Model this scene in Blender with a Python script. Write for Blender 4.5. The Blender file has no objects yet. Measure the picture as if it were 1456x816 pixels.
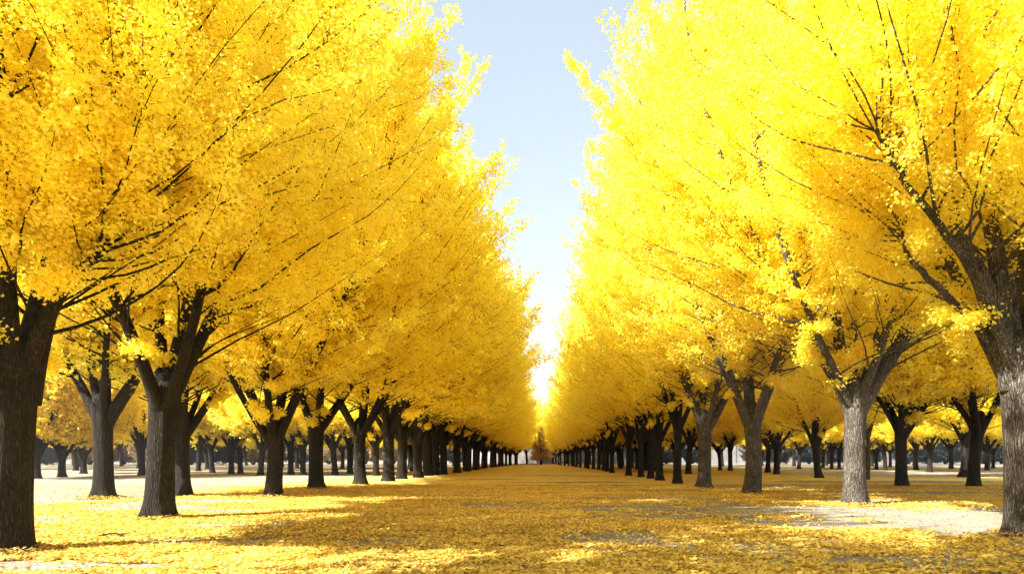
import bpy, math, time
import numpy as np

T0 = time.time()
HAZE = 0.0003
SC = bpy.context.scene
COL = SC.collection
R = math.radians
F_PX, VX, VY, CAM_H = 970.67, 762.0, 650.0, 1.6      # photo focal length (px), vanishing point, eye height


def gp(px, py):
    """ground point (x, y) of a photo pixel below the horizon"""
    d = F_PX * CAM_H / (py - VY)
    return (px - VX) * d / F_PX, d


# ------------------------------------------------------------------ materials
def new_mat(name):
    m = bpy.data.materials.new(name)
    m.use_nodes = True
    nt = m.node_tree
    nt.nodes.clear()
    return m, nt


def N(nt, typ, **kw):
    n = nt.nodes.new(typ)
    for k, v in kw.items():
        if k == 'inp':
            for a, b in v.items():
                n.inputs[a].default_value = b
        else:
            setattr(n, k, v)
    return n


def ramp(nt, stops):
    n = nt.nodes.new('ShaderNodeValToRGB')
    el = n.color_ramp.elements
    while len(el) < len(stops):
        el.new(0.5)
    for e, (p, c) in zip(el, stops):
        e.position = p
        e.color = (*c, 1)
    return n


def leaf_material(name, stops, trans=0.45, tmul=(1.0, 1.0, 1.0)):
    m, nt = new_mat(name)
    L = nt.links
    out = N(nt, 'ShaderNodeOutputMaterial')
    at = N(nt, 'ShaderNodeAttribute', attribute_name='tint')
    oi = N(nt, 'ShaderNodeObjectInfo')
    ad = N(nt, 'ShaderNodeMath', operation='MULTIPLY_ADD')
    ad.inputs[1].default_value = 0.22
    L.new(oi.outputs['Random'], ad.inputs[0])
    sc = N(nt, 'ShaderNodeMath', operation='MULTIPLY')
    sc.inputs[1].default_value = 0.78
    L.new(at.outputs['Fac'], sc.inputs[0])
    L.new(sc.outputs[0], ad.inputs[2])
    rp = ramp(nt, stops)
    L.new(ad.outputs[0], rp.inputs[0])
    df = N(nt, 'ShaderNodeBsdfDiffuse')
    tr = N(nt, 'ShaderNodeBsdfTranslucent')
    gl = N(nt, 'ShaderNodeBsdfGlossy', inp={'Roughness': 0.5, 'Color': (1, 1, 1, 1)})
    mu = N(nt, 'ShaderNodeMixRGB', blend_type='MULTIPLY', inp={'Fac': 1.0, 'Color2': (*tmul, 1)})
    L.new(rp.outputs[0], df.inputs['Color'])
    L.new(rp.outputs[0], mu.inputs['Color1'])
    L.new(mu.outputs[0], tr.inputs['Color'])
    mx = N(nt, 'ShaderNodeMixShader', inp={'Fac': trans})
    L.new(df.outputs[0], mx.inputs[1])
    L.new(tr.outputs[0], mx.inputs[2])
    m2 = N(nt, 'ShaderNodeMixShader', inp={'Fac': 0.03})
    L.new(mx.outputs[0], m2.inputs[1])
    L.new(gl.outputs[0], m2.inputs[2])
    L.new(m2.outputs[0], out.inputs[0])
    return m


def bark_material(name, dark, mid, pale):
    m, nt = new_mat(name)
    L = nt.links
    out = N(nt, 'ShaderNodeOutputMaterial')
    bs = N(nt, 'ShaderNodeBsdfPrincipled', inp={'Roughness': 0.9})
    bs.inputs['Specular IOR Level'].default_value = 0.2
    tc = N(nt, 'ShaderNodeTexCoord')
    mp = N(nt, 'ShaderNodeMapping')
    mp.inputs['Scale'].default_value = (1, 1, 0.10)
    L.new(tc.outputs['Object'], mp.inputs[0])
    n0 = N(nt, 'ShaderNodeTexNoise', inp={'Scale': 5.0, 'Detail': 3.0})
    L.new(tc.outputs['Object'], n0.inputs['Vector'])
    dv = N(nt, 'ShaderNodeMixRGB', blend_type='LINEAR_LIGHT', inp={'Fac': 0.045})
    L.new(mp.outputs[0], dv.inputs['Color1'])
    L.new(n0.outputs['Color'], dv.inputs['Color2'])
    vo = N(nt, 'ShaderNodeTexVoronoi', feature='DISTANCE_TO_EDGE', inp={'Scale': 27.0})
    L.new(dv.outputs[0], vo.inputs['Vector'])
    nz = N(nt, 'ShaderNodeTexNoise', inp={'Scale': 34.0, 'Detail': 6.0, 'Roughness': 0.7})
    L.new(dv.outputs[0], nz.inputs['Vector'])
    big = N(nt, 'ShaderNodeTexNoise', inp={'Scale': 1.6, 'Detail': 4.0})
    L.new(tc.outputs['Object'], big.inputs['Vector'])
    vs = N(nt, 'ShaderNodeMath', operation='MULTIPLY')
    vs.inputs[1].default_value = 1.9
    vs.use_clamp = True
    L.new(vo.outputs['Distance'], vs.inputs[0])
    hm = N(nt, 'ShaderNodeMath', operation='MULTIPLY_ADD')
    hm.inputs[1].default_value = 0.75
    L.new(nz.outputs['Fac'], hm.inputs[0])
    L.new(vs.outputs[0], hm.inputs[2])
    rp = ramp(nt, [(0.25, dark), (0.62, mid), (1.0, pale)])
    L.new(hm.outputs[0], rp.inputs[0])
    rb = ramp(nt, [(0.3, (0.62, 0.6, 0.58)), (0.7, (1.15, 1.15, 1.15))])
    L.new(big.outputs['Fac'], rb.inputs[0])
    mu = N(nt, 'ShaderNodeMixRGB', blend_type='MULTIPLY', inp={'Fac': 1.0})
    L.new(rp.outputs[0], mu.inputs['Color1'])
    L.new(rb.outputs[0], mu.inputs['Color2'])
    L.new(mu.outputs[0], bs.inputs['Base Color'])
    bp = N(nt, 'ShaderNodeBump', inp={'Strength': 0.9, 'Distance': 0.03})
    L.new(hm.outputs[0], bp.inputs['Height'])
    L.new(bp.outputs[0], bs.inputs['Normal'])
    L.new(bs.outputs[0], out.inputs[0])
    return m


YEL = [(0.0, (0.93, 0.78, 0.03)), (0.25, (0.965, 0.855, 0.06)), (0.65, (0.975, 0.877, 0.13)), (1.0, (0.975, 0.875, 0.28))]
M_LEAF = leaf_material('yellow_leaf', YEL, 0.74, (1.0, 1.0, 0.85))
M_LEAF_SHADED = leaf_material('shaded_yellow_leaf', [(0.0, (0.60, 0.42, 0.02)), (0.5, (0.80, 0.62, 0.035)), (1.0, (0.88, 0.72, 0.07))], 0.45)  # yellow foliage with its shade put into the leaf colour
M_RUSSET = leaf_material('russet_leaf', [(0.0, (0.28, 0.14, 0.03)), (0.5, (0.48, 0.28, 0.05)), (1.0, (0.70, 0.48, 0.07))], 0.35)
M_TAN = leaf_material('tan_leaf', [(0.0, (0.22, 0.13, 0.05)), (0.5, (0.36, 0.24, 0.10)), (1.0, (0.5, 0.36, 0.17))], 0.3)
M_EVER = leaf_material('evergreen_leaf', [(0.0, (0.006, 0.010, 0.011)), (0.5, (0.012, 0.020, 0.021)), (1.0, (0.026, 0.038, 0.036))], 0.15)
M_LITTER = leaf_material('fallen_leaf', [(0.0, (0.20, 0.13, 0.05)), (0.3, (0.55, 0.375, 0.07)), (0.75, (0.80, 0.58, 0.10)), (1.0, (0.86, 0.70, 0.22))], 0.2)
M_BARK = bark_material('shaded_brown_bark', (0.0045, 0.0034, 0.0022), (0.016, 0.012, 0.008), (0.040, 0.031, 0.021))  # the left trunks' shade is painted into this dark bark
M_BARK_LIT = bark_material('lit_brown_bark', (0.016, 0.013, 0.010), (0.075, 0.062, 0.048), (0.20, 0.178, 0.15))  # paler copy of the bark, sunlight on the right trunks painted in


# ------------------------------------------------------------------ mesh helpers
def mesh_from_arrays(name, V, faces_list, mats, tint=None, smooth=False):
    """faces_list: list of int arrays (n, k); V: (n,3)"""
    me = bpy.data.meshes.new(name)
    V = np.ascontiguousarray(V, dtype=np.float32)
    me.vertices.add(len(V))
    me.vertices.foreach_set('co', V.ravel())
    loops = np.concatenate([f.ravel() for f in faces_list]).astype(np.int32)
    tot = np.concatenate([np.full(len(f), f.shape[1], np.int32) for f in faces_list])
    start = np.concatenate([[0], np.cumsum(tot)[:-1]]).astype(np.int32)
    me.loops.add(len(loops))
    me.loops.foreach_set('vertex_index', loops)
    me.polygons.add(len(tot))
    me.polygons.foreach_set('loop_start', start)
    if smooth:
        me.polygons.foreach_set('use_smooth', np.ones(len(tot), dtype=bool))
    me.update(calc_edges=True)
    if tint is not None:
        a = me.attributes.new('tint', 'FLOAT', 'FACE')
        a.data.foreach_set('value', np.ascontiguousarray(tint, dtype=np.float32))
    for m in mats:
        me.materials.append(m)
    return me


def nrm(v):
    return v / np.maximum(np.linalg.norm(v, axis=-1, keepdims=True), 1e-9)


class Tubes:
    def __init__(s):
        s.V, s.F, s.n, s.C = [], [], 0, []

    def tube(s, P, rad, sides=6, lobes=None, cap=True):
        P = np.asarray(P, float)
        rad = np.asarray(rad, float)
        K = len(P)
        T = np.gradient(P, axis=0)
        T = nrm(T)
        ref = np.array([1.0, 0, 0]) if abs(T[0][0]) < 0.9 else np.array([0, 1.0, 0])
        u = nrm(ref - T * (T @ ref)[:, None])
        w = np.cross(T, u)
        a = np.linspace(0, 2 * np.pi, sides, endpoint=False)
        rr = rad[:, None] * np.ones((1, sides))
        if lobes is not None:
            rr = rr * lobes(P, a)
        V = P[:, None, :] + rr[..., None] * (np.cos(a)[None, :, None] * u[:, None, :] + np.sin(a)[None, :, None] * w[:, None, :])
        i = np.arange(K - 1)[:, None] * sides
        j = np.arange(sides)[None, :]
        j2 = (j + 1) % sides
        f = np.stack([i + j, i + j2, i + sides + j2, i + sides + j], -1).reshape(-1, 4) + s.n
        s.V.append(V.reshape(-1, 3))
        s.F.append(f)
        s.n += K * sides
        if cap:
            s.V.append(P[-1:] + T[-1:] * rad[-1] * 0.6)
            base = s.n - sides
            jj = np.arange(sides)
            s.C.append(np.stack([base + jj, base + (jj + 1) % sides, np.full(sides, s.n)], -1))
            s.n += 1

    def prisms(s, A, B, ra, rb):
        """many thin three-sided twigs at once"""
        n = len(A)
        if n == 0:
            return
        T = nrm(B - A)
        ref = np.where(np.abs(T[:, :1]) < 0.9, np.array([[1.0, 0, 0]]), np.array([[0, 1.0, 0]]))
        u = nrm(ref - T * np.sum(ref * T, 1, keepdims=True))
        w = np.cross(T, u)
        V = np.empty((n, 6, 3))
        for k in range(3):
            c, sn = math.cos(2.094 * k), math.sin(2.094 * k)
            V[:, k] = A + (u * c + w * sn) * ra
            V[:, 3 + k] = B + (u * c + w * sn) * rb
        o = (np.arange(n) * 6)[:, None] + s.n
        for k in range(3):
            k2 = (k + 1) % 3
            s.F.append(np.concatenate([o + k, o + k2, o + 3 + k2, o + 3 + k], 1))
        s.V.append(V.reshape(-1, 3))
        s.n += n * 6

    def mesh(s, name, mat):
        return mesh_from_arrays(name, np.concatenate(s.V), [np.concatenate(s.F)] + ([np.concatenate(s.C)] if s.C else []), [mat], smooth=True)


def leaf_quads(rng, C, size, up=0.35, flat=False):
    """fan-shaped leaf faces at centres C"""
    n = len(C)
    nv = rng.normal(size=(n, 3))
    if flat:
        nv = nv * 0.33 + np.array([0, 0, 1.0])
    else:
        nv[:, 2] = np.abs(nv[:, 2]) + up
    nv = nrm(nv)
    t = rng.normal(size=(n, 3))
    t = nrm(t - nv * np.sum(t * nv, 1, keepdims=True))
    b = np.cross(nv, t)
    s = (size * rng.uniform(0.65, 1.3, n))[:, None]
    V = np.empty((n, 4, 3), np.float32)
    V[:, 0] = C - t * s * 0.55
    V[:, 1] = C + b * s * 0.55 + t * s * 0.12 + nv * s * 0.12
    V[:, 2] = C + t * s * 0.42
    V[:, 3] = C - b * s * 0.55 + t * s * 0.12 + nv * s * 0.12
    return V.reshape(-1, 3), np.arange(n * 4, dtype=np.int32).reshape(-1, 4)


def bez(p0, p1, p2, p3, t):
    t = np.asarray(t)[..., None]
    return (1 - t) ** 3 * p0 + 3 * (1 - t) ** 2 * t * p1 + 3 * (1 - t) * t ** 2 * p2 + t ** 3 * p3


# ------------------------------------------------------------------ the tree builder
PROF_S = np.array([0.0, 0.10, 0.25, 0.45, 0.68, 0.84, 0.94, 1.0])
PROF_VASE = np.array([0.50, 0.76, 0.93, 1.0, 0.97, 0.78, 0.48, 0.12])
PROF_ROUND = np.array([0.50, 0.78, 0.95, 1.0, 0.88, 0.62, 0.36, 0.10])
PROF_CONE = np.array([0.85, 1.0, 0.92, 0.72, 0.46, 0.27, 0.13, 0.03])


def make_tree(seed, H=23.0, Rc=7.6, hb=4.6, hf=3.6, r0=0.45, leaf=0.12, nl=180000, n_out=230, n_in=110,
              limbs=None, lean=(0, 0), prof=PROF_VASE, bark=None, leafmat=None, plume_len=(3.2, 5.6), fine=True,
              tufts=12, extra=(), tuft_at=(), width=0.62, nlimb=5, raise_side=None, clear=None):
    rng = np.random.default_rng(seed)
    bark = bark or M_BARK
    leafmat = leafmat or M_LEAF
    # --- trunk
    tr = Tubes()
    K = 26
    zz = np.linspace(-0.25, hf + 0.35, K)
    s = np.clip(zz / hf, 0, 1.1)
    bend = rng.normal(0, 0.05, 2)
    ax = np.stack([lean[0] * s + bend[0] * np.sin(s * 3.0), lean[1] * s + bend[1] * np.sin(s * 2.6 + 1) - bend[1] * math.sin(1), zz], 1)
    rad = r0 * (0.91 + 0.30 * np.exp(-np.maximum(zz, 0) / 0.26) - 0.08 * np.sin(np.clip(s, 0, 1) * np.pi) + 0.05 * np.clip(s - 0.6, 0, 1) / 0.4)
    rad[-1] *= 0.45
    rad[-2] *= 0.75
    rad[-3] *= 0.92
    ph = rng.uniform(0, 6.28, 6)

    def lobes(P, a):
        z = np.maximum(P[:, 2:3], 0)
        A = a[None, :]
        fl = 0.14 * np.exp(-z / 0.25)
        d = fl * (np.cos(5 * A + ph[0]) + 0.6 * np.cos(3 * A + ph[1]))
        up = np.clip((z / hf - 0.55) / 0.45, 0, 1)
        d = d + up * 0.09 * np.cos(nlimb * A + ph[2])
        d = d + 0.030 * np.cos(2 * A + z * 0.8 + ph[3]) + 0.014 * np.cos(11 * A + 1.2 * np.sin(z * 1.7 + ph[4])) \
            + 0.012 * np.cos(19 * A + 1.5 * np.sin(z * 2.3 + ph[5]))
        return 1 + d
    tr.tube(ax, rad, 56 if fine else 14, lobes)
    top = np.array([lean[0], lean[1], hf])
    # --- limbs
    br = Tubes()
    if limbs is None:
        limbs = []
        a0 = rng.uniform(0, 360)
        for k in range(nlimb):
            limbs.append((a0 + k * 360 / nlimb + rng.uniform(-22, 22), rng.uniform(24, 44), rng.uniform(0.34, 0.47), rng.uniform(0.62, 0.85)))
        limbs.append((rng.uniform(0, 360), rng.uniform(3, 12), 0.62, 0.92))
    nodes, nrad = [], []
    for (az, tilt, rf, hfr) in limbs:
        a = R(az)
        d = np.array([math.cos(a), math.sin(a), 0])
        hz = hf + (H - hf) * hfr
        reach = min((hz - hf) * math.tan(R(tilt)), Rc * 0.74)
        st = top + d * r0 * 0.34 + np.array([0, 0, -0.75])
        tip = top + d * reach + np.array([rng.normal(0, .4), rng.normal(0, .4), hz - hf])
        e = math.tan(R(tilt)) * 3.2
        c1 = st + d * min(e, reach * .55) * 0.55 + np.array([0, 0, 2.3 + 0.3 * rng.normal()])
        c2 = top + d * reach * 0.85 + np.array([rng.normal(0, .5), rng.normal(0, .5), (hz - hf) * 0.5])
        t = np.linspace(0, 1, 26)
        P = bez(st, c1, c2, tip, t)
        wob = np.cumsum(rng.normal(0, 0.035, (26, 3)), 0)
        wob[:, 2] *= 0.3
        P = P + wob * t[:, None]
        rl = r0 * rf * (1 - t) ** 0.85 + 0.025
        rl = rl * (1 + 0.10 * np.exp(-t * 10))
        br.tube(P, rl, 20 if fine else 8)
        nodes.append(P[4:])
        nrad.append(rl[4:])
    nodes = np.concatenate(nodes)
    nrad = np.concatenate(nrad)
    # --- plume tips on the outline and inside it
    def rprof(z):
        return Rc * np.interp((z - hb) / (H - hb), PROF_S, prof)
    ntot = n_out + n_in
    sz = rng.uniform(0, 1, ntot * 3)
    zt = hb + (H - hb) * sz
    keep = rng.uniform(0, 1, len(zt)) < (rprof(zt) / Rc * 0.8 + 0.25)
    zt = zt[keep][:ntot]
    n = len(zt)
    ang = (np.arange(n) * 2.39996 + rng.uniform(0, 0.9, n)) % (2 * np.pi)
    rr = rprof(zt)
    fr = np.where(np.arange(n) < n_out, np.where(rng.uniform(size=n) < 0.14, rng.uniform(1.05, 1.24, n), rng.uniform(0.80, 1.04, n)), rng.uniform(0.30, 0.84, n))
    outd = np.stack([np.cos(ang), np.sin(ang), np.zeros(n)], 1)
    cx = np.array([lean[0], lean[1], 0]) * 0.6
    tip = cx + outd * (rr * fr)[:, None]
    tip[:, 2] = zt + np.where(sz[keep][:n] > 0.9, rng.uniform(0, 1.2, n), 0)
    if raise_side is not None:                      # lift the low foliage on one side
        da, amt = raise_side
        c = np.clip(np.cos(ang - R(da)), 0, 1) * np.clip(rr * fr / Rc, 0, 1)
        low = np.clip(1 - (tip[:, 2] - hb) / 5.0, 0, 1)
        tip[:, 2] += c * low * amt
    sfrac = np.clip((tip[:, 2] - hb) / (H - hb), 0, 1)
    elev = R(1) * (12 + 48 * sfrac ** 0.6 + rng.normal(0, 8, n))
    elev = np.clip(elev, R(-4), R(80))
    an2 = ang + rng.normal(0, 0.28, n)
    dirv = np.stack([np.cos(an2) * np.cos(elev), np.sin(an2) * np.cos(elev), np.sin(elev)], 1)
    L = rng.uniform(*plume_len, n) * (0.75 + 0.3 * (fr > 0.84))
    L = np.minimum(L, rr * fr * 0.95 + 1.2)
    W = width * rng.uniform(0.75, 1.25, n)
    for (tx, ty, tz, bx, by, bz, w) in extra:
        tip = np.vstack([tip, [[tx, ty, tz]]])
        v = np.array([tx - bx, ty - by, tz - bz])
        l_ = np.linalg.norm(v)
        dirv = np.vstack([dirv, v[None] / l_])
        L = np.append(L, l_)
        W = np.append(W, w)
    n = len(tip)
    base = tip - dirv * L[:, None]
    base[:, 2] = np.maximum(base[:, 2], hf + 0.6)
    # attach each to a limb node
    D = np.linalg.norm(nodes[None] - base[:, None], axis=2)
    D = D + np.where(nodes[None, :, 2] > base[:, None, 2] - 0.2, 6.0, 0) + rng.uniform(0, .6, D.shape)
    nb = np.argmin(D, axis=1)
    nd = nodes[nb]
    c1 = nd + (base - nd) * 0.5 + np.array([0, 0, 0.15])
    c2 = base + dirv * (L * 0.35)[:, None] + rng.normal(0, 0.18, (n, 3))
    tt = np.linspace(0, 1, 9)
    for i in range(n):
        P = bez(nd[i], c1[i], c2[i], tip[i], tt * 0.93) + np.sin(tt * rng.uniform(5, 11) + rng.uniform(0, 6))[:, None] * rng.normal(0, 0.07, 3) * np.sin(tt * 3.14)[:, None]
        ra = min(nrad[nb[i]] * 0.45, 0.009 + 0.0042 * (L[i] + D[i, nb[i]] * .4))
        br.tube(P, ra * (1 - tt) ** 1.1 + 0.004, 6 if fine else 4, cap=False)
    # --- twigs and leaves
    ntw = 26 if fine else 16
    tot = L + np.take_along_axis(D, nb[:, None], 1)[:, 0]
    span = np.clip(1.3 * L / tot, 0.3, 0.85)
    tk = 1 - ((np.arange(ntw)[None] + rng.uniform(0, 1, (n, ntw))) / ntw) ** 1.1 * span[:, None]
    tq = (1 - tk) / span[:, None]                     # 0 at the tip, 1 where the leaves begin
    p = bez(nd[:, None], c1[:, None], c2[:, None], tip[:, None], tk)
    pe = bez(nd[:, None], c1[:, None], c2[:, None], tip[:, None], np.minimum(tk + 0.04, 1.04))
    tang = nrm(pe - p)
    side = rng.normal(size=(n, ntw, 3))
    side = nrm(side - tang * np.sum(side * tang, -1, keepdims=True))
    side[..., 2] += 0.12
    td = nrm(tang * rng.uniform(0.55, 1.1, (n, ntw, 1)) + side)
    tl = W[:, None] * (0.50 + 0.75 * tq) * rng.uniform(0.55, 1.25, (n, ntw)) * 1.25
    tlen = tl[..., None]
    A, B = p.reshape(-1, 3), (p + td * tlen).reshape(-1, 3)
    if fine:
        br.prisms(A, A + (B - A) * 0.6, 0.0045, 0.002)
    else:
        sel = rng.uniform(size=len(A)) < 0.3
        br.prisms(A[sel], A[sel] + (B[sel] - A[sel]) * 0.6, 0.008, 0.003)
    # tufts of leaves on short shoots low on the limbs
    tc, trd = [], []
    lowm = np.where((nodes[:, 2] > hf + 0.1) & (nodes[:, 2] < hf + 3.6))[0]
    for k in range(tufts):
        q = nodes[rng.choice(lowm)]
        rd = rng.uniform(0.22, 0.42)
        off = nrm(np.append(rng.normal(0, 1, 2), -0.2)) * (rd * 0.9 + 0.15)
        tc.append(q + off)
        trd.append(rd)
    for (x, y, z, rd) in tuft_at:
        tc.append(np.array([x, y, z]))
        trd.append(rd)
    pw = (tl + 0.18) * np.where(np.arange(n) >= n - len(extra), 2.6, 1.0)[:, None]
    pr = pw.ravel() / pw.sum()
    nleaf = int(nl * (1.0 if fine else 0.75))
    pick = rng.choice(len(A), nleaf, p=pr)
    u = rng.uniform(0.05, 1.05, nleaf)[:, None]
    C = A[pick] + (B[pick] - A[pick]) * u + rng.normal(0, 0.085 if fine else 0.12, (nleaf, 3))
    shoot_t = rng.uniform(0, 1, len(A)) * 0.5
    tint = np.clip(shoot_t[pick] + rng.uniform(0, 0.5, nleaf), 0, 1)
    if clear is not None:                                # the limbs stand bare for a while above the fork
        rr_c = np.hypot(C[:, 0] - lean[0], C[:, 1] - lean[1])
        aa_c = np.arctan2(C[:, 1], C[:, 0])
        lim = hf + clear * (1 + 0.22 * np.sin(aa_c * 3 + ph[0]) + 0.18 * np.sin(aa_c * 7 + ph[1])) - 0.16 * rr_c + rng.normal(0, 0.22, len(C))
        kp = C[:, 2] > lim
        C, tint = C[kp], tint[kp]
    for c, rd in zip(tc, trd):
        m = int(1.15 * 4 * np.pi * rd * rd / (0.42 * leaf * leaf)) + 30
        sub = rng.normal(0, 0.5 * rd, (4, 3))
        q = sub[rng.integers(0, 4, m)] + rng.normal(0, 0.36 * rd, (m, 3))
        q[:, 2] *= 0.8
        C = np.vstack([C, c + q])
        tint = np.append(tint, rng.uniform(0.1, 0.9, m))
        d = nodes[np.argmin(np.linalg.norm(nodes - c, axis=1))]
        br.prisms(d[None], c[None], 0.03, 0.012)
    ok = C[:, 2] > hf - 0.6
    C, tint = C[ok], tint[ok]
    V, Fq = leaf_quads(rng, C, leaf)
    return dict(trunk=tr.mesh('trunk', bark), branches=br.mesh('branches', bark),
                crown=mesh_from_arrays('crown', V, [Fq], [leafmat], tint))


def place(meshes, name, x, y, rot=0.0, scale=(1, 1, 1), label='', cat='tree', group=None):
    e = bpy.data.objects.new(name, None)
    COL.objects.link(e)
    e.empty_display_size = 0.5
    e.location = (x, y, 0)
    e.rotation_euler = (0, 0, rot)
    e.scale = scale
    e['label'] = label
    e['category'] = cat
    if group:
        e['group'] = group
    for k, me in meshes.items():
        o = bpy.data.objects.new(k, me)
        COL.objects.link(o)
        o.parent = e
    return e


def copy_thing(src, x, y, rot, scale, label, group):
    e = src.copy()
    COL.objects.link(e)
    e.location = (x, y, 0)
    e.rotation_euler = (0, 0, rot)
    e.scale = scale
    e['label'] = label
    e['group'] = group
    for ch in src.children:
        c = ch.copy()
        COL.objects.link(c)
        c.parent = e
    return e


# ------------------------------------------------------------------ ground with its leaf cover
_rng0 = np.random.default_rng(77)
_LAT = _rng0.uniform(0, 1, (256, 256))


def vnoise(x, y):
    xi, yi = np.floor(x).astype(int), np.floor(y).astype(int)
    fx, fy = x - xi, y - yi
    fx, fy = fx * fx * (3 - 2 * fx), fy * fy * (3 - 2 * fy)
    a = _LAT[xi % 256, yi % 256]
    b = _LAT[(xi + 1) % 256, yi % 256]
    c = _LAT[xi % 256, (yi + 1) % 256]
    d = _LAT[(xi + 1) % 256, (yi + 1) % 256]
    return (a * (1 - fx) + b * fx) * (1 - fy) + (c * (1 - fx) + d * fx) * fy


def fbm(x, y, o=4):
    t, s, k = 0, 1.0, 0
    for i in range(o):
        t = t + vnoise(x * 2 ** i + 17.3 * i, y * 2 ** i + 5.1 * i) * s
        k += s
        s *= 0.55
    return t / k


def sstep(a, b, v):
    t = np.clip((v - a) / (b - a), 0, 1)
    return t * t * (3 - 2 * t)


# bare sandy patches, also painting in sunlit bands: centre x, y, half sizes, strength
BARE_SUN = [(-10.5, 20.5, 2.5, 1.0, .8), (-12.5, 25.0, 3.0, 1.4, .9), (-6.0, 16.3, 2.0, .6, .7), (0.5, 17.5, 1.8, .6, .6), (4.5, 26.5, 3.5, 1.2, .9), (-4.0, 28.5, 3.0, 1.0, .8), (12.0, 25.5, 4.5, 1.5, .9), (2.5, 44, 5, 1.6, .8), (13, 37, 5, 1.6, .9), (
        -6.8, 10.0, 3.0, 0.75, 1.0), (1.6, 13.6, 1.7, 1.3, 0.9), (-2.9, 12.9, 1.0, 0.55, 0.8), (-5.8, 13.0, 1.6, 0.5, 0.8),
        (-1.4, 22.5, 2.2, 1.2, 0.8), (2.4, 21.5, 1.6, 1.0, 0.6), (6.5, 20.5, 5.6, 3.2, 1.0), (10.5, 18.2, 6.5, 3.8, 1.0),
        (10.6, 14.6, 3.4, 2.2, 1.0), (16, 18.5, 6.0, 4.2, 1.0), (5.6, 10.4, 0.9, 0.5, 0.7), (-13.4, 21.5, 3.0, 2.2, 0.95),
        (-14.0, 17.5, 3.2, 2.2, 0.8), (-9.6, 32.5, 3.0, 1.6, 0.7), (-7.5, 39, 4.0, 1.6, 0.7), (5.5, 33, 4.5, 1.6, 0.8),
        (18.5, 31, 6.0, 2.2, 0.9), (24, 45, 9.0, 3.0, 0.8), (-4.0, 50, 6.0, 1.8, 0.6), (3.0, 60, 6.0, 2.0, 0.6), (-10.5, 24.5, 1.5, 0.8, .7)]


def cover(x, y):
    w = (fbm(x * 0.35 + 40, y * 0.55 + 9, 4) - 0.5)
    w2 = (fbm(x * 1.1 + 3, y * 1.8 + 70, 4) - 0.5)
    edge_l = -15.8 + 0.02 * (y - 27) + 5.0 * w
    c = sstep(-1.2, 1.2, x - edge_l) * sstep(0, 9, 62 - x + 10 * w)
    c = c * (0.93 + 0.5 * w2)
    c = np.where((y > 26) & (x < edge_l), np.maximum(c, 0.05 + 0.4 * np.maximum(w2 * 1.5 + w, 0)), c)
    for (bx, by, sx, sy, st) in BARE_SUN:
        d = np.sqrt(((x - bx) / sx) ** 2 + ((y - by) / sy) ** 2) + 1.5 * w + 1.3 * w2
        c = c * (1 - st * (1 - sstep(0.55, 1.15, d)))
    far = sstep(16, 30, np.abs(x)) * sstep(45, 60, y)
    c = c * (1 - 0.75 * far) * (1 - 0.8 * sstep(135, 160, y))
    thin = sstep(-4, 6, x) * (1 - sstep(11.5, 16, y))          # leaves lie thinner on the near right
    c = c * (1 - 0.62 * thin)
    return np.clip(c, 0, 1)


def grow(a, b, step, k):
    v, out = a, []
    while v < b:
        v += step
        step *= k
        out.append(v)
    return out


xs = np.arange(-32, 32.01, 0.22)
gx = np.array(grow(32, 900, 0.3, 1.12))
xs = np.concatenate([-gx[::-1], xs, gx])
ys = np.concatenate([np.arange(-60, 6, 4.0), np.arange(6, 46, 0.2), np.array([46.0] + grow(46, 1500, 0.25, 1.035))])
GX, GY = np.meshgrid(xs, ys)
GZ = 0.05 * (fbm(GX * 0.25, GY * 0.25, 3) - 0.5)
nx, ny = len(xs), len(ys)
idx = (np.arange(ny - 1)[:, None] * nx + np.arange(nx - 1)[None]).ravel()
gme = mesh_from_arrays('ground', np.stack([GX, GY, GZ], -1).reshape(-1, 3),
                       [np.stack([idx, idx + 1, idx + nx + 1, idx + nx], -1)], [], smooth=True)
at = gme.attributes.new('cover', 'FLOAT', 'POINT')
at.data.foreach_set('value', cover(GX, GY).ravel().astype(np.float32))

m, nt = new_mat('sandy_ground')
L = nt.links
out = N(nt, 'ShaderNodeOutputMaterial')
bs = N(nt, 'ShaderNodeBsdfPrincipled', inp={'Roughness': 0.95})
bs.inputs['Specular IOR Level'].default_value = 0.1
tc = N(nt, 'ShaderNodeTexCoord')
cv = N(nt, 'ShaderNodeAttribute', attribute_name='cover')
vo = N(nt, 'ShaderNodeTexVoronoi', inp={'Scale': 12.0})
vo2 = N(nt, 'ShaderNodeTexVoronoi', inp={'Scale': 5.0})
n1 = N(nt, 'ShaderNodeTexNoise', inp={'Scale': 0.9, 'Detail': 7.0, 'Roughness': 0.62})
n2 = N(nt, 'ShaderNodeTexNoise', inp={'Scale': 30.0, 'Detail': 4.0})
n3 = N(nt, 'ShaderNodeTexNoise', inp={'Scale': 3.5, 'Detail': 6.0, 'Roughness': 0.7})
for n_ in (vo, vo2, n1, n2, n3):
    L.new(tc.outputs['Object'], n_.inputs['Vector'])
sand = ramp(nt, [(0.3, (0.20, 0.172, 0.136)), (0.5, (0.275, 0.244, 0.20)), (0.72, (0.36, 0.325, 0.272))])
L.new(n1.outputs['Fac'], sand.inputs[0])
grit = ramp(nt, [(0.32, (0.52, 0.50, 0.47)), (0.66, (1.15, 1.15, 1.15))])
L.new(n2.outputs['Fac'], grit.inputs[0])
sm = N(nt, 'ShaderNodeMixRGB', blend_type='MULTIPLY', inp={'Fac': 1.0})
L.new(sand.outputs[0], sm.inputs['Color1'])
L.new(grit.outputs[0], sm.inputs['Color2'])
lf = ramp(nt, [(0.0, (0.20, 0.13, 0.055)), (0.35, (0.53, 0.365, 0.08)), (0.7, (0.76, 0.55, 0.115)), (1.0, (0.85, 0.69, 0.23))])
sp = N(nt, 'ShaderNodeSeparateColor')
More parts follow.
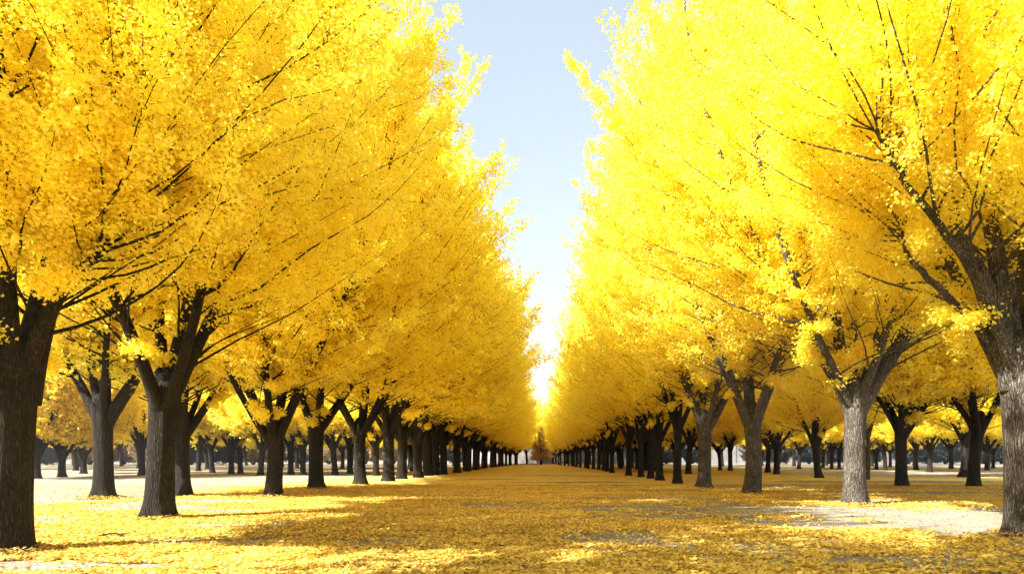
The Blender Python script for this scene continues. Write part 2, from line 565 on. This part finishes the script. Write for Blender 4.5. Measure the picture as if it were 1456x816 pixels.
L.new(vo.outputs['Color'], sp.inputs[0])
lm = N(nt, 'ShaderNodeMath', operation='MULTIPLY_ADD', inp={1: 0.6})
L.new(sp.outputs[0], lm.inputs[0])
n3s = N(nt, 'ShaderNodeMath', operation='MULTIPLY', inp={1: 0.45})
L.new(n3.outputs['Fac'], n3s.inputs[0])
L.new(n3s.outputs[0], lm.inputs[2])
L.new(lm.outputs[0], lf.inputs[0])
# one leaf cell is there or not: threshold by the cover
th = N(nt, 'ShaderNodeMath', operation='MULTIPLY_ADD', inp={1: 0.55})
L.new(sp.outputs[1], th.inputs[0])
t2 = N(nt, 'ShaderNodeMath', operation='MULTIPLY', inp={1: 0.45})
L.new(n3.outputs['Fac'], t2.inputs[0])
L.new(t2.outputs[0], th.inputs[2])
df_ = N(nt, 'ShaderNodeMath', operation='SUBTRACT')
L.new(cv.outputs['Fac'], df_.inputs[0])
L.new(th.outputs[0], df_.inputs[1])
mr = N(nt, 'ShaderNodeMapRange', inp={'From Min': -0.07, 'From Max': 0.07})
L.new(df_.outputs[0], mr.inputs['Value'])
gm = N(nt, 'ShaderNodeMixRGB')
L.new(mr.outputs[0], gm.inputs['Fac'])
L.new(sm.outputs[0], gm.inputs['Color1'])
L.new(lf.outputs[0], gm.inputs['Color2'])
L.new(gm.outputs[0], bs.inputs['Base Color'])
bsum = N(nt, 'ShaderNodeMath', operation='ADD')
L.new(vo.outputs['Distance'], bsum.inputs[0])
L.new(n3.outputs['Fac'], bsum.inputs[1])
bp = N(nt, 'ShaderNodeBump', inp={'Strength': 0.6, 'Distance': 0.05})
L.new(bsum.outputs[0], bp.inputs['Height'])
L.new(bp.outputs[0], bs.inputs['Normal'])
L.new(bs.outputs[0], out.inputs[0])
gme.materials.append(m)
g = bpy.data.objects.new('ground', gme)
COL.objects.link(g)
g['kind'] = 'structure'
g['label'] = 'pale sandy park ground with a carpet of fallen yellow leaves'

# real fallen leaves on the near ground
rng = np.random.default_rng(5)
n_try = 1000000
d = np.sqrt(rng.uniform(7.5 ** 2, 40 ** 2, n_try))
d = 7.5 + (40 - 7.5) * rng.uniform(0, 1, n_try) ** 1.25
x = rng.uniform(-1, 1, n_try) * (0.86 * d + 1.5)
cvr = cover(x, d)
clump = fbm(x * 2.2 + 11, d * 2.2 + 31, 3)
keep = rng.uniform(0, 1, n_try) < np.clip(cvr * 1.1, 0, 1) ** 1.3 * np.clip((clump - 0.28) * 3.2, 0.05, 1) + 0.012
x, d, clump = x[keep], d[keep], clump[keep]
C = np.stack([x, d, 0.022 + np.abs(rng.normal(0, 0.014, len(x))) + 0.05 * (fbm(x * 0.25, d * 0.25, 3) - 0.5)], 1)
TRUNKS = [(8, 785), (226, 738), (388, 706), (1465, 762), (1215, 718), (1069, 703), (146.5, 708), (450, 695)]
for (px, py) in TRUNKS:
    tx, ty = gp(px, py)
    k = 900
    aa = rng.uniform(0, 6.283, k)
    r_ = 0.42 + np.abs(rng.normal(0, 0.34, k)) * (1 + 0.4 * np.sin(aa * 2 + px))
    hz_ = 0.11 * np.exp(-((r_ - 0.42) / 0.28) ** 2) * rng.uniform(0.3, 1, k)
    C = np.vstack([C, np.stack([tx + r_ * np.cos(aa), ty + r_ * np.sin(aa), 0.02 + hz_], 1)])
    clump = np.append(clump, rng.uniform(0.2, 0.6, k))
V, Fq = leaf_quads(rng, C, 0.066, flat=True)
lme = mesh_from_arrays('fallen_leaves', V, [Fq], [M_LITTER], np.clip(rng.beta(2.2, 2.2, len(C)) * 0.8 + (clump - 0.5) * 0.6 + 0.1 + 0.7 * (fbm(C[:, 0] * .45 + 5, C[:, 1] * .6 + 8, 3) - 0.52), 0, 1))
fl = bpy.data.objects.new('fallen_leaves', lme)
COL.objects.link(fl)
fl['kind'] = 'stuff'
fl['label'] = 'loose fallen yellow leaves scattered thickly over the near ground'
fl['category'] = 'leaves'

# ------------------------------------------------------------------ trees you can tell apart
ROW_L, ROW_R = 'yellow trees lining the left of the avenue', 'yellow trees lining the right of the avenue'


def hero(px, py, name, label, group, **kw):
    x, y = gp(px, py)
    return place(make_tree(**kw), name, x, y, 0, (1, 1, 1), label, 'tree', group)


NM = 'ginkgo_tree'
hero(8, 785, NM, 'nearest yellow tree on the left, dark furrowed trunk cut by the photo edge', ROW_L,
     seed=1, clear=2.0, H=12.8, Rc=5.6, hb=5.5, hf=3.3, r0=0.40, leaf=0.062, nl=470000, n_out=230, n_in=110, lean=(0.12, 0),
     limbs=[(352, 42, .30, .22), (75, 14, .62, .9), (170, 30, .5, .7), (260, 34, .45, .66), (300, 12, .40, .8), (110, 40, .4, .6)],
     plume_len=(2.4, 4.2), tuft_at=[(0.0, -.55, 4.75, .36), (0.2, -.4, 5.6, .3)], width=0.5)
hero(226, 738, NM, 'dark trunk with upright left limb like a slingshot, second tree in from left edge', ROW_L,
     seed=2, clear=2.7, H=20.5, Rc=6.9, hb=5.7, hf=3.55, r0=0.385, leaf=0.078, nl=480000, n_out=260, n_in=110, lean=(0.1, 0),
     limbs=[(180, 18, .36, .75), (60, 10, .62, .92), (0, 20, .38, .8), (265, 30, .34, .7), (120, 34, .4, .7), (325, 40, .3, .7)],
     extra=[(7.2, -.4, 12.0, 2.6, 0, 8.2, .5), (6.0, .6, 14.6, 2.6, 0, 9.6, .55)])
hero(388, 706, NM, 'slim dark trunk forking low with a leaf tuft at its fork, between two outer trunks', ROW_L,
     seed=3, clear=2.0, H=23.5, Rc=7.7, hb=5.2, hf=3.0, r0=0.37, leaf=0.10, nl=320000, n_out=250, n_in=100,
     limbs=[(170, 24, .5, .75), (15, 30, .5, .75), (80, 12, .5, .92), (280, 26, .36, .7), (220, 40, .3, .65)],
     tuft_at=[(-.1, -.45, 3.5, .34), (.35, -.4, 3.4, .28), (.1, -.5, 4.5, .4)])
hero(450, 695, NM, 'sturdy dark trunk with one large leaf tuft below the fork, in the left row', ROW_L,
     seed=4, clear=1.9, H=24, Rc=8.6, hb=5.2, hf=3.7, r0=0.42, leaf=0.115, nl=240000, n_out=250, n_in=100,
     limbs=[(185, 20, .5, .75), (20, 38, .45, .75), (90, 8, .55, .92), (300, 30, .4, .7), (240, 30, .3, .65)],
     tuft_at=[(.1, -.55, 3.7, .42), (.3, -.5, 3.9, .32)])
hero(1465, 762, NM, 'nearest tree on the right, thick pale furrowed trunk spreading into many dark limbs', ROW_R,
     seed=11, clear=2.3, H=15.5, Rc=7.4, hb=6.4, hf=3.75, r0=0.47, leaf=0.066, nl=520000, n_out=250, n_in=120, lean=(-.16, 0), bark=M_BARK_LIT,
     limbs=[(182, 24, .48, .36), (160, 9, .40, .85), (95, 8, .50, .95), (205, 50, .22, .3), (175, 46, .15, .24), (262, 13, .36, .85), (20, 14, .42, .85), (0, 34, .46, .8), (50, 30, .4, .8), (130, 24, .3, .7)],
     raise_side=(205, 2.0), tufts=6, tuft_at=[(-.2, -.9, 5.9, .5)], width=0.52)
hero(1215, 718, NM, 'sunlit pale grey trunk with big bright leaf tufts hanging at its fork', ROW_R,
     seed=12, clear=2.6, H=20, Rc=7.7, hb=5.9, hf=3.9, r0=0.40, leaf=0.082, nl=430000, n_out=250, n_in=100, bark=M_BARK_LIT,
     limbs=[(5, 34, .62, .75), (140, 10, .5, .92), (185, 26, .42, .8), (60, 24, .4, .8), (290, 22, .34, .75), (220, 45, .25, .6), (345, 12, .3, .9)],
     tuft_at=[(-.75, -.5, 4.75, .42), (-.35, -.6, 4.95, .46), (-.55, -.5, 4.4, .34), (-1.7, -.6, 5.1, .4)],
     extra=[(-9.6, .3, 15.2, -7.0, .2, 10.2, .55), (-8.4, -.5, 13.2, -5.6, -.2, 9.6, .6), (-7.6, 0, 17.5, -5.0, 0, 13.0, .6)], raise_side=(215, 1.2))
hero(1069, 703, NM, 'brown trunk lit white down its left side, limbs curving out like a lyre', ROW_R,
     seed=13, clear=2.6, H=22.5, Rc=6.5, hb=5.6, hf=3.7, r0=0.39, leaf=0.10, nl=300000, n_out=250, n_in=100, bark=M_BARK_LIT,
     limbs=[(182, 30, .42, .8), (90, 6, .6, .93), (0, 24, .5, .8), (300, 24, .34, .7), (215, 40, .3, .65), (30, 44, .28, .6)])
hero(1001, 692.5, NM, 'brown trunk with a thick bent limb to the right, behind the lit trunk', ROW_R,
     seed=14, clear=2.4, H=23.5, Rc=6.0, hb=5.4, hf=3.8, r0=0.41, leaf=0.115, nl=230000, n_out=250, n_in=100, bark=M_BARK_LIT,
     limbs=[(150, 14, .5, .8), (5, 42, .5, .7), (95, 8, .55, .93), (200, 22, .42, .7), (300, 30, .3, .7)])
hero(146.5, 708, NM, 'golden brown trunk with a thick limb to the right, standing alone left of the row', 'outer yellow trees on the left',
     seed=21, clear=2.8, H=16.5, Rc=6.6, hb=6.8, hf=3.7, r0=0.41, leaf=0.12, nl=190000, n_out=220, n_in=90, prof=PROF_ROUND,
     limbs=[(0, 44, .55, .7), (180, 26, .42, .75), (100, 8, .5, .93), (170, 10, .36, .85), (300, 30, .3, .7)])

# shared kinds for the trees farther off
PROTO = {}


def kind(key, **kw):
    PROTO[key] = make_tree(**kw)


for i in range(4):
    kind('row%d' % i, seed=40 + i, clear=1.9, H=23.5, Rc=7.8, hb=5.2 - .3 * (i % 2), hf=3.6 + .22 * (i % 3), r0=0.375, leaf=0.15, nl=135000, n_out=220, n_in=80,
         fine=False, width=0.72, lean=(0.1 * (i - 1.5), 0), bark=M_BARK)
for i in range(3):
    kind('round%d' % i, seed=60 + i, clear=1.5, H=15.5, Rc=6.6, hb=4.6, hf=3.1 + .2 * i, r0=0.33, leaf=0.16, nl=95000, n_out=170, n_in=60, fine=False,
         prof=PROF_ROUND, width=0.72, lean=(0.25 * (i - 1), 0), tufts=5, plume_len=(2.6, 4.6))
kind('shaded', seed=70, clear=1.0, H=12.5, Rc=5.6, hb=2.8, hf=2.3, r0=0.33, leaf=0.19, nl=52000, n_out=150, n_in=60, fine=False, prof=PROF_ROUND,
     width=0.7, leafmat=M_LEAF_SHADED, tufts=4, plume_len=(2.2, 4.0))
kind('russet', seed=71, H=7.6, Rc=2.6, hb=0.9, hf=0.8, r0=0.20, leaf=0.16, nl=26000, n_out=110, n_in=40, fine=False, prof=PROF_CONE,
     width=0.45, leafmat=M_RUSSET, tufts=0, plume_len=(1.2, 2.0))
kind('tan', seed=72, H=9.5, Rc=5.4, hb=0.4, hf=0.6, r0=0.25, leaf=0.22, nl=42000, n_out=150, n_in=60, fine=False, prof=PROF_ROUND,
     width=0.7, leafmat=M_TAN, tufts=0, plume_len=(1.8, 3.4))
for i in range(2):
    kind('ever%d' % i, seed=80 + i, H=8.6, Rc=4.1, hb=0.15, hf=0.4, r0=0.2, leaf=0.17, nl=52000, n_out=160, n_in=90, fine=False,
         prof=PROF_ROUND, width=0.5, leafmat=M_EVER, tufts=0, plume_len=(1.2, 2.4))

FIRST = {}
rp_ = np.random.default_rng(9)


def tree(key, x, y, label, group, s=1.0, sz=None, name=NM, rot=None, cat='tree'):
    rot = rp_.uniform(0, 6.283) if rot is None else rot
    w_ = 1.12 if (key.startswith('row') and x < 0) else 0.78 if key.startswith('row') else 1.0
    scl = (s * w_, s * w_ * rp_.uniform(.92, 1.06), sz or s * rp_.uniform(.93, 1.06))
    if key not in FIRST:
        FIRST[key] = place(PROTO[key], name, x, y, rot, scl, label, cat, group)
    else:
        FIRST[key]
        e = copy_thing(FIRST[key], x, y, rot, scl, label, group)
        e['category'] = cat
        return e
    return FIRST[key]


def ptree(key, px, py, w, label, group, s=1.0, rproto=0.40, **kw):
    x, y = gp(px, py)
    return tree(key, x, y, label, group, s=s, **kw)


# left row beyond the fourth tree
lab = ['tree with a limb slanting up to the right, fifth of the left row',
       'sixth dark trunk of the left row, just before the trunks begin to overlap',
       'seventh dark trunk of the left row, half overlapping the sixth',
       'broad eighth trunk of the left row, first of the tight bunch',
       'narrow ninth trunk of the left row inside the tight bunch',
       'tenth trunk of the left row in the middle of the tight bunch',
       'eleventh trunk of the left row, last of the tight bunch',
       'twelfth trunk of the left row, standing clear after the tight bunch']
for i, (px, py) in enumerate([(513, 688), (552.5, 684), (571, 680.3), (594.7, 678.5), (608, 675.9), (619.6, 675), (631, 674), (650, 671.8)]):
    x, y = gp(px, py)
    tree('row%d' % (i % 4), x, y, lab[i], ROW_L, s=(1.0, 1.0, .96, 1.0, .95, .98, .95, 1.0)[i] * (0.93 if i > 5 else 1))
lab = ['fifth trunk of the right row, grey brown with side limb, right of four dark trunks',
       'sixth trunk of the right row, rightmost of the four dark trunks',
       'seventh trunk of the right row, third of the four dark trunks',
       'eighth trunk of the right row, second of the four dark trunks',
       'ninth trunk of the right row, leftmost and darkest of the four trunks',
       'tenth trunk of the right row, first of the distant merging trunks']
for i, (px, py) in enumerate([(963, 687), (938, 682.5), (924.7, 679.6), (911.5, 677.6), (894, 675.7), (870, 671.8)]):
    x, y = gp(px, py)
    tree('row%d' % ((i + 2) % 4), x, y, lab[i], ROW_R, s=(.98, 1.0, .96, 1.0, .96, .93)[i])
k = 0
for side, gl in ((-1, 'far trunks merging at the end of the left row'), (1, 'far trunks merging at the end of the right row')):
    yv = 78.0
    while yv < 148:
        f = (yv - 78) / 70
        xv = side * (8.1 - 3.2 * f * f - 0.6 * f) + rp_.uniform(-.25, .25)
        s = 0.92 - 0.30 * f
        tree('row%d' % (k % 4), xv, yv, ('small dark trunk deep in the %s row where far trunks merge into one dark band' % ('left' if side < 0 else 'right')), gl, s=s)
        k += 1
        yv += 5.2 + rp_.uniform(-.5, .5)

OL, OR = 'outer yellow trees on the left', 'outer yellow trees on the right'
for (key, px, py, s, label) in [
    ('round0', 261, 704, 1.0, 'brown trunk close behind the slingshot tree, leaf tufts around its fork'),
    ('shaded', 52, 680, 1.0, 'slate dark trunk leaning right under ochre leaves, nearest the left edge trunk'),
    ('shaded', 88, 678, .95, 'dark trunk widening at its foot under ochre leaves, middle of three'),
    ('shaded', 119, 673, .9, 'thin straight trunk under ochre leaves, rightmost of the three'),
    ('round1', 201.6, 675.5, .95, 'dark trunk with forked top seen between golden trunk and slingshot trunk'),
    ('round2', 282, 669.5, .9, 'thin grey trunk before the dark hedge, first right of the brown trunk'),
    ('round0', 302.5, 672.5, .9, 'grey trunk before the dark hedge, second right of the brown trunk'),
    ('round1', 329, 673.5, .9, 'grey trunk before the dark hedge, third right of the brown trunk'),
    ('round2', 342, 673, .85, 'short forked dark trunk before the hedge, beside the third grey trunk'),
    ('round0', 369.7, 675.5, .9, 'slim trunk with three bare rising limbs, left of the low forking tree'),
    ('round1', 413.7, 674, .9, 'left one of two thin trunks on pale ground behind the tuft trunk'),
    ('round2', 431, 675, .9, 'right one of two thin trunks on pale ground behind the tuft trunk'),
    ('round0', 477, 675, .95, 'left trunk of the pair seen between the fourth and fifth row trees'),
    ('round1', 497.6, 672.5, .95, 'right trunk of the pair seen between the fourth and fifth row trees'),
    ('round2', 535, 676, .95, 'small trunk with leafy shoots seen between the fifth and sixth row trees')]:
    x, y = gp(px, py)
    tree(key, x, y, label, OL, s=s)
for (key, px, py, s, label) in [
    ('round1', 1282, 691, 1.05, 'black forked trunk with pale lit patches, right of the sunlit grey trunk'),
    ('round2', 1384.5, 691.5, 1.05, 'stout black trunk, front one of two close beside the nearest right tree'),
    ('round0', 1369, 678, 1.0, 'leaning grey trunk half hidden behind the stout black trunk'),
    ('round1', 1322, 671, .9, 'slim leaning trunk with a lit left side before the dark evergreens'),
    ('round2', 1258.7, 668.5, .85, 'thin leaning grey trunk just right of the sunlit grey trunk'),
    ('round0', 1164, 679, .95, 'black trunk with slender fanned limbs between the lit trunks'),
    ('round1', 1104, 673.8, .95, 'dark trunk right of the lyre shaped tree, front one of a pair'),
    ('round2', 1092, 671.5, .9, 'dark trunk right of the lyre shaped tree, rear one of a pair'),
    ('round0', 1135.5, 666.5, .85, 'distant slim trunk left of the black trunk with fanned limbs'),
    ('round1', 1182.5, 666, .85, 'distant trunk, left one of two by the sunlit grey trunk'),
    ('round2', 1193, 666, .85, 'distant trunk, right one of two by the sunlit grey trunk'),
    ('round0', 1246, 667.5, .8, 'distant thin dark trunk in front of the pale wall by a leaning trunk'),
    ('round1', 1038.5, 669, .95, 'small forked trunk between the two big brown trunks of the right row'),
    ('round2', 978.6, 673.5, .95, 'dark trunk in the gap just left of the trunk with bent limb'),
    ('round0', 883.5, 666, .9, 'thin distant trunk left of the four dark trunks'),
    ('round1', 1412, 665.5, .85, 'leaning distant trunk against evergreens, beside the nearest right tree')]:
    x, y = gp(px, py)
    tree(key, x, y, label, OR, s=s)
for side, gl in ((-1, 'second line of trunks behind the left row'), (1, 'second line of trunks behind the right row')):
    yv = 72.0
    while yv < 150:
        tree('round%d' % rp_.integers(0, 3), side * (14.2 + rp_.uniform(-1, 1)), yv, 'small dark trunk glimpsed through the far end of the %s row' % ('left' if side < 0 else 'right'), gl, s=.95)
        yv += 6.3
# straight young stem behind the sunlit trunk
x, y = gp(1233.5, 681.5)
YT = place(make_tree(seed=90, H=9.5, Rc=2.6, hb=4.2, hf=3.6, r0=0.15, leaf=0.13, nl=16000, n_out=60, n_in=20, fine=False, prof=PROF_ROUND,
                     width=.5, tufts=2, plume_len=(1.2, 2.2), bark=M_BARK_LIT), NM, x, y, 0, (1, 1, 1),
           'slender straight young trunk just behind the sunlit grey trunk', 'tree', OR)

tree('row1', -10.0, -2.5, 'unseen tall yellow tree added beside the viewer to shade the near ground', ROW_L, s=.86, sz=.95)  # out of view, added to cast shade on the front ground
# far trees closing the view
for side, gl in ((-1, 'far trees filling the left background'), (1, 'far trees filling the right background')):
    for bx in (16, 25, 35, 46, 58, 72, 88):
        for by in (86, 97, 109, 122, 136):
            xx = side * (bx + rp_.uniform(-2.5, 2.5))
            yy = by + rp_.uniform(-3.5, 3.5)
            if abs(xx) / yy > 0.86:
                continue
            if side > 0 and by > 115 and rp_.uniform() < .3:
                continue
            tree('round%d' % rp_.integers(0, 3), xx, yy, 'distant yellow tree with a small dark trunk in the %s background' % ('left' if side < 0 else 'right'), gl, s=rp_.uniform(.78, 1.02))
for xx, yy in [(-12, 152), (-8, 156), (-4.5, 160), (4.6, 160), (8.2, 155), (12, 151), (1.2, 170), (-2.2, 166), (4.4, 174), (-6.5, 172), (7.6, 168), (10.5, 172), (-10.5, 170), (16, 158), (-16, 158), (22, 161), (-22, 161)]:
    tree('round%d' % rp_.integers(0, 3), xx, yy, 'small yellow tree standing across the far end of the avenue', 'trees across the end of the avenue', s=.95 if yy > 162 else .82)
tree('russet', 1.2, 152, 'small russet brown conical tree at the far end of the avenue', None, s=1.0, name='conical_tree')

# shrubs and bank behind
def far(px, Y):
    return (px - VX) * Y / F_PX
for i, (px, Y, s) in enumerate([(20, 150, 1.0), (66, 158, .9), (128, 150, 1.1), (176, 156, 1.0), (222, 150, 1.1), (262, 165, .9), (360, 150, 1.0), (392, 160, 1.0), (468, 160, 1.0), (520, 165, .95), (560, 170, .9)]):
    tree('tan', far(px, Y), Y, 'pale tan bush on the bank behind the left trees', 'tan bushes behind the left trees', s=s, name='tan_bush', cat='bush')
for i, (px, Y, s) in enumerate([(36, 140, .85), (66, 142, .7), (272, 145, .9), (300, 150, 1.0), (330, 147, .95), (425, 160, .8), (610, 168, .7), (648, 172, .8)]):
    tree('ever%d' % (i % 2), far(px, Y), Y, 'dark round evergreen shrub behind the left trees', 'dark shrubs behind the left trees', s=s, name='evergreen_shrub', cat='shrub')
for i, (px, Y, s) in enumerate([(905, 170, .8), (948, 165, .85), (985, 168, .85), (1075, 165, .95), (1108, 160, .9), (1150, 166, 1.0), (1178, 168, 1.0), (1205, 170, 1.0), (1238, 168, .8),
                                (1292, 160, 1.0), (1318, 166, 1.1), (1344, 160, 1.1), (1372, 165, 1.1), (1398, 162, 1.1), (1424, 166, 1.1), (1450, 160, 1.1), (1480, 165, 1.1)]):
    tree('ever%d' % (i % 2), far(px, Y), Y, 'tall dark blue green evergreen shrub along the pale wall on the right', 'evergreens along the pale wall', s=s, name='evergreen_shrub', cat='shrub')


def box_mesh(name, boxes, mat, bev=0.0):
    import bmesh
    bm = bmesh.new()
    for (x0, x1, y0, y1, z0, z1) in boxes:
        r = bmesh.ops.create_cube(bm, size=1)
        for v in r['verts']:
            v.co = ((x0 + x1) / 2 + v.co.x * (x1 - x0), (y0 + y1) / 2 + v.co.y * (y1 - y0), (z0 + z1) / 2 + v.co.z * (z1 - z0))
    if bev:
        bmesh.ops.bevel(bm, geom=bm.edges[:], offset=bev, segments=1, affect='EDGES')
    me = bpy.data.meshes.new(name)
    bm.to_mesh(me)
    bm.free()
    me.materials.append(mat)
    return me


mw, nt = new_mat('pale_render')
L = nt.links
out = N(nt, 'ShaderNodeOutputMaterial')
bs = N(nt, 'ShaderNodeBsdfPrincipled', inp={'Roughness': 0.9})
tc = N(nt, 'ShaderNodeTexCoord')
nz = N(nt, 'ShaderNodeTexNoise', inp={'Scale': 0.5, 'Detail': 6.0})
L.new(tc.outputs['Object'], nz.inputs['Vector'])
rr_ = ramp(nt, [(0.3, (0.15, 0.14, 0.13)), (0.7, (0.23, 0.215, 0.20))])
L.new(nz.outputs['Fac'], rr_.inputs[0])
L.new(rr_.outputs[0], bs.inputs['Base Color'])
L.new(bs.outputs[0], out.inputs[0])
w = bpy.data.objects.new('boundary_wall', None)
COL.objects.link(w)
w.location = (60, 182, 0)
w['label'] = 'long pale grey boundary wall behind the evergreens on the right'
w['category'] = 'wall'
for nm_, bx in (('wall_face', [(-72, 110, -.2, .2, -.3, 5.2)]), ('coping', [(-72.1, 110.1, -.32, .32, 5.2, 5.45)])):
    o = bpy.data.objects.new(nm_, box_mesh(nm_, bx, mw, 0.02))
    COL.objects.link(o)
    o.parent = w
for i in range(23):
    xx = -71 + i * 8.0
    o = bpy.data.objects.new('pier', FIRST['pier'] if 'pier' in FIRST else box_mesh('pier', [(-.3, .3, -.36, -.2, -.3, 5.19)], mw, 0.01))
    FIRST['pier'] = o.data
    COL.objects.link(o)
    o.parent = w
    o.location = (xx, 0, 0)

# small fallen branch and dark leaf heaps at two trunks
x, y = gp(172, 765)
tb = Tubes()
t = np.linspace(0, 1, 10)
tb.tube(np.stack([-.45 + .9 * t, -.25 * t + .08 * np.sin(t * 5), .05 + .05 * np.sin(t * 4)], 1), 0.022 - 0.014 * t, 6)
tb.tube(np.stack([0.0 + .3 * t, -.12 + .12 * t, .08 + .06 * t], 1), 0.012 - 0.008 * t, 5)
o = bpy.data.objects.new('fallen_branch', tb.mesh('fallen_branch', M_BARK))
COL.objects.link(o)
o.location = (x, y, 0.0)
o['label'] = 'short dark fallen branch lying on the leaves in front of the slingshot tree'
o['category'] = 'branch'

# ------------------------------------------------------------------ light, sky, camera
ELEV, AZ = 38.0, 58.0                  # the sun stands behind the camera and to its left
az = R(180 + AZ)
to_sun = np.array([math.sin(az) * math.cos(R(ELEV)), math.cos(az) * math.cos(R(ELEV)), math.sin(R(ELEV))])
wd = bpy.data.worlds.new('World')
SC.world = wd
wd.use_nodes = True
nt = wd.node_tree
nt.nodes.clear()
out = N(nt, 'ShaderNodeOutputWorld')
bg = N(nt, 'ShaderNodeBackground', inp={'Strength': 0.107})
sky = N(nt, 'ShaderNodeTexSky', sky_type='NISHITA')
sky.sun_disc = False
sky.sun_elevation = R(ELEV)
sky.sun_rotation = az
sky.air_density = 1.0
sky.dust_density = 0.35
sky.ozone_density = 1.0
hs = N(nt, 'ShaderNodeHueSaturation', inp={'Hue': 0.489, 'Saturation': 0.68, 'Value': 1.0})
gm_ = N(nt, 'ShaderNodeGamma', inp={'Gamma': 0.55})
nt.links.new(sky.outputs[0], gm_.inputs['Color'])
nt.links.new(gm_.outputs[0], hs.inputs['Color'])
nt.links.new(hs.outputs[0], bg.inputs[0])
nt.links.new(bg.outputs[0], out.inputs[0])
sl = bpy.data.lights.new('sun', 'SUN')
sl.energy = 4.5
sl.angle = R(0.53)
sl.color = (1.0, 0.965, 0.91)
so = bpy.data.objects.new('sun', sl)
COL.objects.link(so)
from mathutils import Vector
so.rotation_euler = Vector(to_sun).to_track_quat('Z', 'Y').to_euler()

cd = bpy.data.cameras.new('camera')
cd.sensor_width = 36
cd.lens = 24
cd.shift_x = -(VX - 728) / 1456
cd.shift_y = (VY - 408) / 1456
cd.clip_end = 4000
co = bpy.data.objects.new('camera', cd)
COL.objects.link(co)
co.location = (0, 0, CAM_H)
co.rotation_euler = (math.pi / 2, 0, 0)
SC.camera = co

vs = SC.view_settings
vs.view_transform = 'Standard'
vs.look = 'None'
vs.exposure = 2.3
vs.gamma = 1.0
vs.use_curve_mapping = False
cy = SC.cycles
cy.max_bounces = 24
cy.diffuse_bounces = 22
cy.glossy_bounces = 2
cy.transmission_bounces = 22
cy.use_adaptive_sampling = True
cy.adaptive_threshold = 0.02
cy.use_denoising = True
print('script %.1f s, meshes %d' % (time.time() - T0, len(bpy.data.meshes)))

if HAZE:
    hz_me = box_mesh('haze', [(-170, 170, -40, 190, -1.5, 34)], M_BARK)
    hz_me.materials.clear()
    hm_, nt = new_mat('haze_air')
    out = N(nt, 'ShaderNodeOutputMaterial')
    pv = N(nt, 'ShaderNodeVolumePrincipled', inp={'Density': HAZE, 'Color': (0.96, 0.97, 1.0, 1), 'Anisotropy': 0.2})
    nt.links.new(pv.outputs[0], out.inputs['Volume'])
    hz_me.materials.append(hm_)
    ho = bpy.data.objects.new('haze', hz_me)
    COL.objects.link(ho)
    ho['kind'] = 'stuff'
    ho['label'] = 'thin pale haze in the air along the avenue'
    ho['category'] = 'haze'
